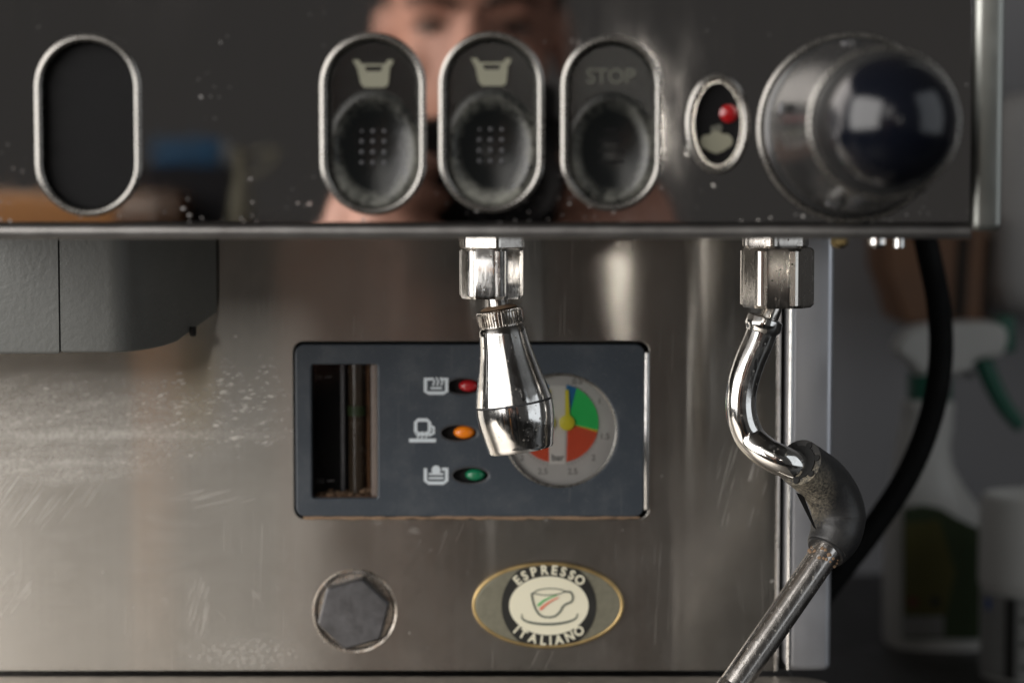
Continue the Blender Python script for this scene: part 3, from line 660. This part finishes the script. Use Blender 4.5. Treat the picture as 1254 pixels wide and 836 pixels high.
pf = [(24, 20), (26.5, 24), (27.2, 30), (29.5, 48), (33.2, 66), (38, 86), (41.8, 102), (43.8, 112.5), (44.0, 113.6), (42.4, 114.2), (42.4, 115.8), (44.1, 116.4), (44.6, 128), (43.6, 142), (41.2, 156), (38.6, 168), (38.2, 171.5), (37.0, 173.5), (34, 174), (33, 171), (31, 170)]
# densify smooth profile
dens = []
for (a, b), (c_, d_) in zip(pf, pf[1:]):
    n = 4 if d_ - b > 6 else 1
    for k in range(n): dens.append((a + (c_ - a) * k / n, b + (d_ - b) * k / n))
dens.append(pf[-1])
for _ in range(3):
    for i in range(3, len(dens) - 1):
        if all(abs(dens[j][1] - 115) > 2 for j in (i - 1, i, i + 1)) and dens[i][1] < 166: dens[i] = ((dens[i - 1][0] + 2 * dens[i][0] + dens[i + 1][0]) / 4, dens[i][1])
mk('spout_head', lathe([((a + 2.2 + 1.3 * math.exp(-((b - 112) / 38) ** 2)) * sn, u_(b)) for a, b in dens], t0, ax, 96), 'chrome', spout, 30)
mk('seam_line', lathe([(46.0 * sn, u_(113.9)), (46.9 * sn, u_(114.3)), (46.9 * sn, u_(115.4)), (46.0 * sn, u_(115.8))], t0, ax, 72), 'bolt_grey', spout)
mk('grime', lathe([(23 * sn, -.0006), (20 * sn, -.0012), (13 * sn, -.0018)], t0 + ax * .0002, ax, 40), 'scale_brown', spout)

# ---- steam wand
sw_ = S(WY)
W = lambda a, b, dy=0: P(a, b, WY + dy)
wand = hexnut(952, 303, 376, 45, WY, R(4.5), 'nut_steel', 'steam_wand', M, .05)
hexnut(950, 282, 303.5, 43, WY, R(-16), 'nut_steel', 'upper_nut', wand, .15)
mk('swivel_ball', lathe([(9 * sw_, -.004), (12 * sw_, 0), (12 * sw_, .005)], W(946, 377), W(936, 398) - W(946, 372), 32), 'worn_chrome', wand)
d0 = (W(930, 412) - W(938, 389)).normalized()
mk('collar', lathe([(18 * sw_, 0), (22.5 * sw_, .0006), (23 * sw_, .0022), (23 * sw_, .0040), (20.5 * sw_, .0050), (19.5 * sw_, .006)], W(938, 388), d0, 40), 'chrome', wand)
mk('upper_pipe', tube([W(937, 392), W(930, 414), W(917, 445), W(908, 478), (W(908, 508)), W(918, 535), W(938, 554, -.004), W(965, 567, -.005), W(985, 574, .001), W(1004, 586, .008)], [19 * sw_] * 10, 32, 8), 'chrome', wand)
gp_ = [W(979, 566, -.004), W(990, 574, .001), W(1008, 589, .008), W(1021, 609, .012), W(1027, 632, .013), W(1023, 654, .011), W(1014, 671, .009), W(1011, 676, .008)]
grip = mk('rubber_grip', tube(gp_, [29.5 * sw_, 30 * sw_, 31.5 * sw_, 33 * sw_, 34 * sw_, 32.5 * sw_, 28 * sw_, 24 * sw_], 40, 8), 'rubber_grip', wand)
gm = W(979, 566, -.004); gd = (W(990, 574, .001) - gm).normalized(); gu, gv, _ = frame_of(gd)
for k in range(7):
    a = 2 * math.pi * k / 7 + .3; c0 = gm + (gu * math.cos(a) + gv * math.sin(a)) * 24.0 * sw_
    mk('hole', lathe([(4.0 * sw_, -.00045), (4.0 * sw_, .001)], c0, gd, 14), 'black_gap', grip)
mk('mouth_ring', lathe([(21.5 * sw_, -.0005), (21.5 * sw_, .001)], gm, gd, 32), 'black_gap', grip)
bm = bmesh.new(); q = [W(975, 603, .004), W(984, 606, .004), W(1000, 648, .004), W(996, 645, .004)]
q2 = [p + Vector((0, .0008, 0)) for p in q]; va = [bm.verts.new(p) for p in q]; vb = [bm.verts.new(p) for p in q2]
bm.faces.new(va); bm.faces.new(vb[::-1])
for i in range(4): bm.faces.new((va[i], va[(i + 1) % 4], vb[(i + 1) % 4], vb[i]))
mk('torn_flap', bm_mesh(bm), 'rubber_hose', grip)
mk('lower_pipe', tube([W(1020, 660, .010), W(1013, 673, .008), W(960, 750, .002), W(893, 846, -.006)], [18.5 * sw_] * 4, 32, 4), 'dirty_pipe', wand)
mk('pipe_tip', lathe([(18.6 * sw_, 0), (19.6 * sw_, .001), (19.6 * sw_, .008)], W(898, 839, -.0055), W(893, 846, -.006) - W(960, 750, .002), 32), 'dirty_pipe', wand)
bm = bmesh.new()
for i in range(46):
    f = random.random(); a = random.uniform(0, 6.28); c0 = W(1013, 673, .008) + (W(1005, 685, .007) - W(1013, 673, .008)) * f; pu, pv, _ = frame_of(W(1005, 685) - W(1013, 673))
    bmesh.ops.create_icosphere(bm, subdivisions=1, radius=random.uniform(.0003, .0009), matrix=Matrix.Translation(c0 + (pu * math.cos(a) + pv * math.sin(a)) * 18.4 * sw_))
o = mk('milk_residue', bm_mesh(bm), 'scale_brown', wand); o['kind'] = 'stuff'

# ================================================================== behind the machine
HY = .36
tag(mk('hose', tube([P(1128, 262, HY), P(1135, 300, HY), P(1149, 370, HY), P(1152, 440, HY), P(1140, 510, HY), P(1112, 580, HY), P(1070, 645, HY), P(1024, 705, HY), P(975, 770, HY)], 15 * S(HY), 24, 8), 'rubber_hose'),
    'thick black rubber hose curving down beside the silver column', 'hose')
SY = .70; ss = S(SY); zcnt = zc
def loft(sections, n=40, pw=2.6):
    "sections: (cx, cy, z, rx, ry) superellipses"
    bm = bmesh.new(); rings = []
    for cx, cy, z, rx, ry in sections:
        ring = []
        for i in range(n):
            a = 2 * math.pi * i / n; c_, s_ = math.cos(a), math.sin(a)
            ring.append(bm.verts.new((cx + rx * math.copysign(abs(c_) ** (2 / pw), c_), cy + ry * math.copysign(abs(s_) ** (2 / pw), s_), z)))
        rings.append(ring)
    for a, b in zip(rings, rings[1:]):
        for i in range(n): bm.faces.new((a[i], a[(i + 1) % n], b[(i + 1) % n], b[i]))
    bm.faces.new(rings[0]); bm.faces.new(rings[-1]); return bm_mesh(bm)
def sec(pl, pr, y, dep, Y=SY, cyo=0): a = P(pl, y, Y); b = P(pr, y, Y); return ((a.x + b.x) / 2, Y + cyo, a.z, (b.x - a.x) / 2, dep)
sb_ = thing('spray_bottle', (P(1145, 0, SY).x, SY, zcnt), 'white spray bottle with green trigger and green-yellow label on dark counter', 'spray bottle')
bz = P(0, 792, SY).z
prof_b = [(1086, 1212, 791), (1082, 1216, 780), (1082, 1216, 700), (1083, 1212, 650), (1086, 1200, 622), (1090, 1180, 596), (1094, 1166, 570), (1098, 1162, 545), (1103, 1166, 520), (1106, 1166, 505), (1104, 1168, 500), (1105, 1167, 492), (1114, 1160, 488)]
body = mk('bottle', loft([sec(a, b, c_, .026 if c_ > 600 else .018) for a, b, c_ in prof_b]), 'white_plastic', sb_)
dzz = zcnt - body.data.vertices[0].co.z
def lab(pts, mat, name, yoff): 
    m = plate([px(pts, SY - yoff)], SY - yoff, SY - yoff + .0006); mk(name, m, mat, body)
lab([(1106, 622), (1130, 618), (1152, 622), (1172, 634), (1195, 645), (1208, 650), (1208, 782), (1106, 782)], 'label_green', 'label', .0275)
lab([(1108, 640), (1150, 636), (1170, 700), (1158, 752), (1108, 752)], 'label_yellow', 'label_patch', .0282)
lab([(1112, 731), (1124, 731), (1124, 742), (1112, 742)], 'label_red', 'hazard_mark', .0288); lab([(1140, 731), (1151, 731), (1151, 742), (1140, 742)], 'label_dark', 'hazard_mark', .0288)
lab([(1105, 754), (1156, 754), (1156, 779), (1105, 779)], 'label_white', 'label_text_panel', .0286)
mk('collar', lathe([(27 * ss, 0), (27 * ss, 34 * ss), (24 * ss, 38 * ss)], P(1138, 491, SY), (0, 0, 1), 32), 'green_plastic', sb_)
hd = plate([px(smooth2([(1118, 458), (1112, 446), (1096, 432), (1094, 424), (1104, 408), (1124, 398), (1150, 395), (1222, 396), (1224, 432), (1196, 438), (1186, 446), (1178, 458), (1118, 458)], 4), SY)], SY - .014, SY + .014, .004)
mk('spray_head', hd, 'white_plastic', sb_)
mk('nozzle', box(P(1224, 0, SY).x, SY - .010, P(0, 430, SY).z, P(1246, 0, SY).x, SY + .010, P(0, 386, SY).z, .002), 'green_plastic', sb_)
mk('trigger', tube([P(1200, 432, SY), P(1212, 462, SY), P(1228, 494, SY), P(1250, 522, SY)], [.0062, .0058, .0052, .0045], 16, 6), 'green_plastic', sb_)
mk('pivot_pin', lathe([(5 * ss, 0), (5 * ss, .003)], P(1180, 455, SY) + Vector((0, -.016, 0)), (0, -1, 0), 16), 'label_dark', sb_)
# white tub
TY = .60; ts = S(TY); tc = P(1262, 700, TY); tz = P(0, 604, TY).z
tub = thing('tub', (tc.x, TY, zcnt), 'white round tub with dark striped label at the lower right edge', 'tub')
mk('tub_body', lathe([(58 * ts, zcnt - tz + .001), (60 * ts, zcnt - tz + .004), (61 * ts, -.050)], (tc.x, TY, tz), (0, 0, 1), 64), 'white_plastic', tub)
mk('lid', lathe([(61.5 * ts, -.052), (63.5 * ts, -.051), (63 * ts, -.006), (60 * ts, -.001), (56 * ts, 0), (52 * ts, -.002), (48 * ts, -.006)], (tc.x, TY, tz), (0, 0, 1), 64), 'white_plastic', tub)
def curved(a0, a1, za, zb_, r, mat, name):
    bm = bmesh.new(); n = 10; row = []
    for i in range(n + 1):
        a = R(a0 + (a1 - a0) * i / n); row.append([bm.verts.new((tc.x + rr * math.sin(a), TY - rr * math.cos(a), z)) for rr in (r, r + .0006) for z in (za, zb_)])
    for a, b in zip(row, row[1:]):
        for i, j in ((0, 1), (1, 3), (3, 2), (2, 0)): bm.faces.new((a[i], a[j], b[j], b[i]))
    bm.faces.new((row[0][0], row[0][1], row[0][3], row[0][2])); bm.faces.new((row[-1][0], row[-1][1], row[-1][3], row[-1][2])); mk(name, bm_mesh(bm), mat, tub)
curved(-85, 60, zcnt + .004, tz - .055, 61.2 * ts, 'label_white', 'label'); curved(-40, -28, zcnt + .004, tz - .056, 62.6 * ts, 'label_dark', 'label_stripe'); curved(-70, -62, tz - .064, tz - .058, 62.6 * ts, 'label_blue', 'label_mark')
for k in range(9): curved(-22, 40, tz - .064 - k * .0045, tz - .0625 - k * .0045, 62.6 * ts, 'label_dark' if k % 3 == 1 else 'dispenser_white', 'label_line')
# white rounded housing upper right
XY = .88
c0 = P(1217, 112, XY); c1 = P(1340, 388, XY)
tag(mk('wall_dispenser', box(c0.x, XY, c1.z, c1.x, .9495, c0.z, .026, 6), 'dispenser_white'), 'white rounded plastic dispenser on the wall at right edge above spray trigger', 'dispenser')
# brown wooden block
KY = .86
ko = [(1086, 262), (1086, 330), (1098, 362), (1108, 396), (1212, 396), (1212, 262)]
kb = thing('wooden_rack', P(1150, 330, .949), 'brown wooden rack with dark slots on wall behind the spray bottle', 'wooden rack')
mk('block', plate([px(ko, KY)], KY, .9495, .002), 'wood_block', kb)
for a, b in ((1168, 1182), (1203, 1211)):
    mk('slot', plate([px([(a + 6, 290), (b + 6, 290), (b, 390), (a, 390)], KY - .002)], KY - .002, KY + .01), 'wood_slot', kb)
# wall and counter
wl = mk('wall', box(-1.0, .95, zc - .02, 1.6, .97, 1.2), 'wall_paint'); wl['kind'] = 'structure'
ct = mk('counter', box(-.6, -.12, zc - .03, 1.2, .949, zc), 'dark_counter'); ct['kind'] = 'structure'

# ================================================================== the photographer, seen in the mirror cover
def ellips(bm, c, r, rot=None):
    m = Matrix.Translation(c) @ (rot or Matrix.Identity(4)) @ Matrix.Diagonal((*r, 1)); bmesh.ops.create_uvsphere(bm, u_segments=24, v_segments=16, radius=1, matrix=m)
def limb(bm, pts, rad, sub=4):
    m = tube(pts, rad, 14, sub); bm.from_mesh(m)
    for p, r in ((pts[0], rad[0]), (pts[-1], rad[-1])): ellips(bm, p, (r, r, r))
def remesh(bm, vox, name, mat, parent, smooth=6):
    me = bm_mesh_raw(bm); o = bpy.data.objects.new('tmp', me); C.objects.link(o)
    md = o.modifiers.new('r', 'REMESH'); md.mode = 'VOXEL'; md.voxel_size = vox; md.use_smooth_shade = True
    m2 = o.modifiers.new('s', 'SMOOTH'); m2.factor = .5; m2.iterations = smooth
    me2 = bpy.data.meshes.new_from_object(o.evaluated_get(bpy.context.evaluated_depsgraph_get())); bpy.data.objects.remove(o)
    return mk(name, me2, mat, parent, 180)
HX, HYc, HZ = -.034, -1.33, .129
per = thing('person', (HX, -1.2, -.9), 'person in a dark top holding a camera, seen only as reflection in the mirror cover', 'person')
V = Vector
bm = bmesh.new()
ellips(bm, V((HX, HYc - .012, HZ + .028)), (.076, .096, .094)); ellips(bm, V((HX, HYc + .030, HZ - .030)), (.062, .066, .082)); ellips(bm, V((HX, HYc + .062, HZ - .088)), (.030, .028, .026))
for q in (-1, 1):
    ellips(bm, V((HX + q * .034, HYc + .078, HZ + .021)), (.024, .012, .007)); ellips(bm, V((HX + q * .043, HYc + .062, HZ - .030)), (.022, .022, .018))
    ellips(bm, V((HX + q * .079, HYc - .005, HZ - .008)), (.009, .018, .032))
limb(bm, [V((HX, HYc + .088, HZ + .010)), V((HX, HYc + .100, HZ - .018)), V((HX, HYc + .108, HZ - .034))], [.009, .011, .014], 3)
for q in (-1, 1):
    ellips(bm, V((HX + q * .034, HYc + .072, HZ + .009)), (.020, .013, .0065)); ellips(bm, V((HX + q * .034, HYc + .070, HZ - .013)), (.019, .012, .0065))
for q in (-1, 1): ellips(bm, V((HX + q * .012, HYc + .096, HZ - .037)), (.009, .010, .008))
ellips(bm, V((HX, HYc + .086, HZ - .062)), (.024, .010, .010))
limb(bm, [V((HX, HYc - .02, HZ - .06)), V((HX, HYc - .05, HZ - .19))], [.055, .060], 2)
sh = HZ - .215
for q, hx in ((-1, -.098), (1, .082)):
    el = V((HX + q * .27, -1.13, sh - .25)); wr = V((hx + q * .018, -.845, -.055)); pm = V((hx, -.790, -.030))
    limb(bm, [el, el.lerp(wr, .4), wr], [.044, .043, .029], 4)
    ellips(bm, wr.lerp(pm, .6), (.020, .046, .040), Matrix.Rotation(R(-18), 4, 'X'))
    for k in range(4):                                        # fingers wrap the front of the body
        z = .012 - k * .0205; ln = (.9, 1.0, .95, .78)[k]
        k0 = V((hx - q * .004, -.772, z - .004)); k1 = V((hx - q * .010, -.738 - .004 * k, z)); k2 = V((hx - q * (.010 + .024 * ln), -.726 - .004 * k, z)); k3 = V((hx - q * (.010 + .043 * ln), -.731 - .004 * k, z - .002))
        limb(bm, [k0, k1, k2, k3], [.0098, .0094, .0088, .0078], 3)
    limb(bm, [V((hx, -.805, -.008)), V((hx - q * .012, -.826, .018)), V((hx - q * .034, -.832, .030))], [.013, .0115, .010], 3)
body_ = remesh(bm, .0042, 'body', 'skin', per)
bm = bmesh.new()
ellips(bm, V((HX, HYc - .024, HZ + .042)), (.083, .100, .092)); cut = [v for v in bm.verts if v.co.y > HYc + .045 and v.co.z < HZ + .068 or (v.co.z < HZ - .01 and v.co.y > HYc - .01) or v.co.z < HZ - .05]
bmesh.ops.delete(bm, geom=cut, context='VERTS'); bmesh.ops.solidify(bm, geom=bm.faces[:], thickness=.006)
mk('hair', bm_mesh(bm), 'hair', per)
for q in (-1, 1):
    bm = bmesh.new(); ellips(bm, V((HX + q * .033, HYc + .071, HZ - .002)), (.0150, .0125, .0042)); e_ = mk('eye', bm_mesh(bm), 'eye_white', per)
    bm = bmesh.new(); ellips(bm, V((HX + q * .033, HYc + .081, HZ - .003)), (.0050, .004, .0038)); mk('iris', bm_mesh(bm), 'hair', e_)
    bm = bmesh.new(); limb(bm, [V((HX + q * .017, HYc + .083, HZ)), V((HX + q * .033, HYc + .087, HZ + .0035)), V((HX + q * .050, HYc + .079, HZ))], [.0024, .0034, .0022], 3); mk('eyelash', bm_mesh(bm), 'hair', per)
    bm = bmesh.new(); limb(bm, [V((HX + q * .014, HYc + .090, HZ + .020)), V((HX + q * .034, HYc + .091, HZ + .027)), V((HX + q * .055, HYc + .078, HZ + .021))], [.0048, .0055, .0035], 3); mk('eyebrow', bm_mesh(bm), 'hair', per)
bm = bmesh.new(); ellips(bm, V((HX, HYc + .094, HZ - .062)), (.022, .005, .006)); mk('lips', bm_mesh(bm), 'lip_pink', per)
bm = bmesh.new()
ellips(bm, V((HX, -1.37, sh - .10)), (.19, .11, .12)); ellips(bm, V((HX, -1.37, sh - .32)), (.165, .11, .22)); ellips(bm, V((HX, -1.36, sh - .52)), (.16, .105, .16))
limb(bm, [V((HX - .19, -1.38, sh - .03)), V((HX, -1.36, sh + .01)), V((HX + .19, -1.38, sh - .03))], [.062, .068, .062], 4)
for q, hx in ((-1, -.098), (1, .082)):
    el = V((HX + q * .27, -1.13, sh - .25)); wr = V((hx + q * .018, -.845, -.055))
    limb(bm, [V((HX + q * .19, -1.38, sh - .035)), V((HX + q * .24, -1.29, sh - .15)), el], [.064, .057, .052], 4); limb(bm, [el, el.lerp(wr, .58)], [.053, .047], 3)
remesh(bm, .008, 'shirt', 'dark_shirt', per)
bm = bmesh.new()
for q in (-1, 1): limb(bm, [V((HX + q * .085, -1.37, sh - .58)), V((HX + q * .09, -1.35, -.62)), V((HX + q * .095, -1.37, -.86))], [.088, .062, .045], 4)
ellips(bm, V((HX, -1.36, sh - .56)), (.165, .105, .10)); remesh(bm, .010, 'trousers', 'dark_shirt', per)
for q in (-1, 1): mk('shoe', box(HX + q * .095 - .045, -1.42, -.9, HX + q * .095 + .045, -1.16, -.83, .03, 4), 'dark_shirt', per)
ph = thing('photo_camera', (0, -.76, -.05), 'black camera held by the person, seen only as reflection in the mirror cover', 'camera')
mk('camera_body', box(-.068, -.800, -.050, .066, -.757, .040, .010, 4), 'black_plastic', ph)
mk('viewfinder_hump', box(-.030, -.795, .034, .030, -.752, .062, .010, 4), 'black_plastic', ph)
mk('lens_barrel', lathe([(.034, 0), (.034, .020), (.032, .022), (.032, .044), (.029, .046), (.022, .040)], (0, -.760, 0), (0, 1, 0), 48), 'black_plastic', ph)
tb = thing('wooden_table', (-.62, -1.45, -.9), 'orange brown wooden table, seen only as reflection at lower left of the mirror cover', 'table')
mk('table_top', box(-1.0, -1.70, -.045, -.335, -1.25, -.013, .004), 'table_wood', tb)
for a in (-.96, -.375):
    for b in (-1.66, -1.29): mk('leg', box(a - .025, b - .025, -.9, a + .025, b + .025, -.0455, .004), 'table_wood', tb)
fl_ = mk('floor', box(-2.5, -3.2, -.93, 2.5, .94, -.9), 'dark_counter'); fl_['kind'] = 'structure'

cb = thing('cabinet', (-.3, -1.8, -.9), 'dark low cabinet, seen only as reflection left of the buttons', 'cabinet')
mk('carcass', box(-.62, -2.0, -.9, -.10, -1.62, -.048, .004), 'dark_shirt', cb); mk('cabinet_door', box(-.60, -1.619, -.88, -.37, -1.605, -.07, .003), 'dark_counter', cb); mk('cabinet_door', box(-.36, -1.619, -.88, -.12, -1.605, -.07, .003), 'dark_counter', cb)
tag(mk('storage_box', box(-.40, -1.82, -.0475, -.29, -1.68, .0145, .003), 'dark_shirt'), 'dark storage box under a blue carton, seen only as reflection', 'box')
tag(mk('carton', box(-.375, -1.80, .015, -.305, -1.70, .044, .003), 'blue_card'), 'small blue carton, seen only as reflection between blank oval and buttons', 'carton')
jg = thing('jug', (-.275, -1.64, -.0475), 'pale slim jug, seen only as reflection left of the first cup button', 'jug')
mk('jug_body', lathe([(.012, 0), (.014, .008), (.012, .025), (.007, .045), (.006, .066), (.009, .078)], (-.275, -1.64, -.0475), (0, 0, 1), 32), 'icon_cream', jg)
mk('handle', tube([(-.266, -1.64, .002), (-.250, -1.64, .012), (-.240, -1.64, .030), (-.264, -1.64, .026)], .0028, 10, 5), 'icon_cream', jg)
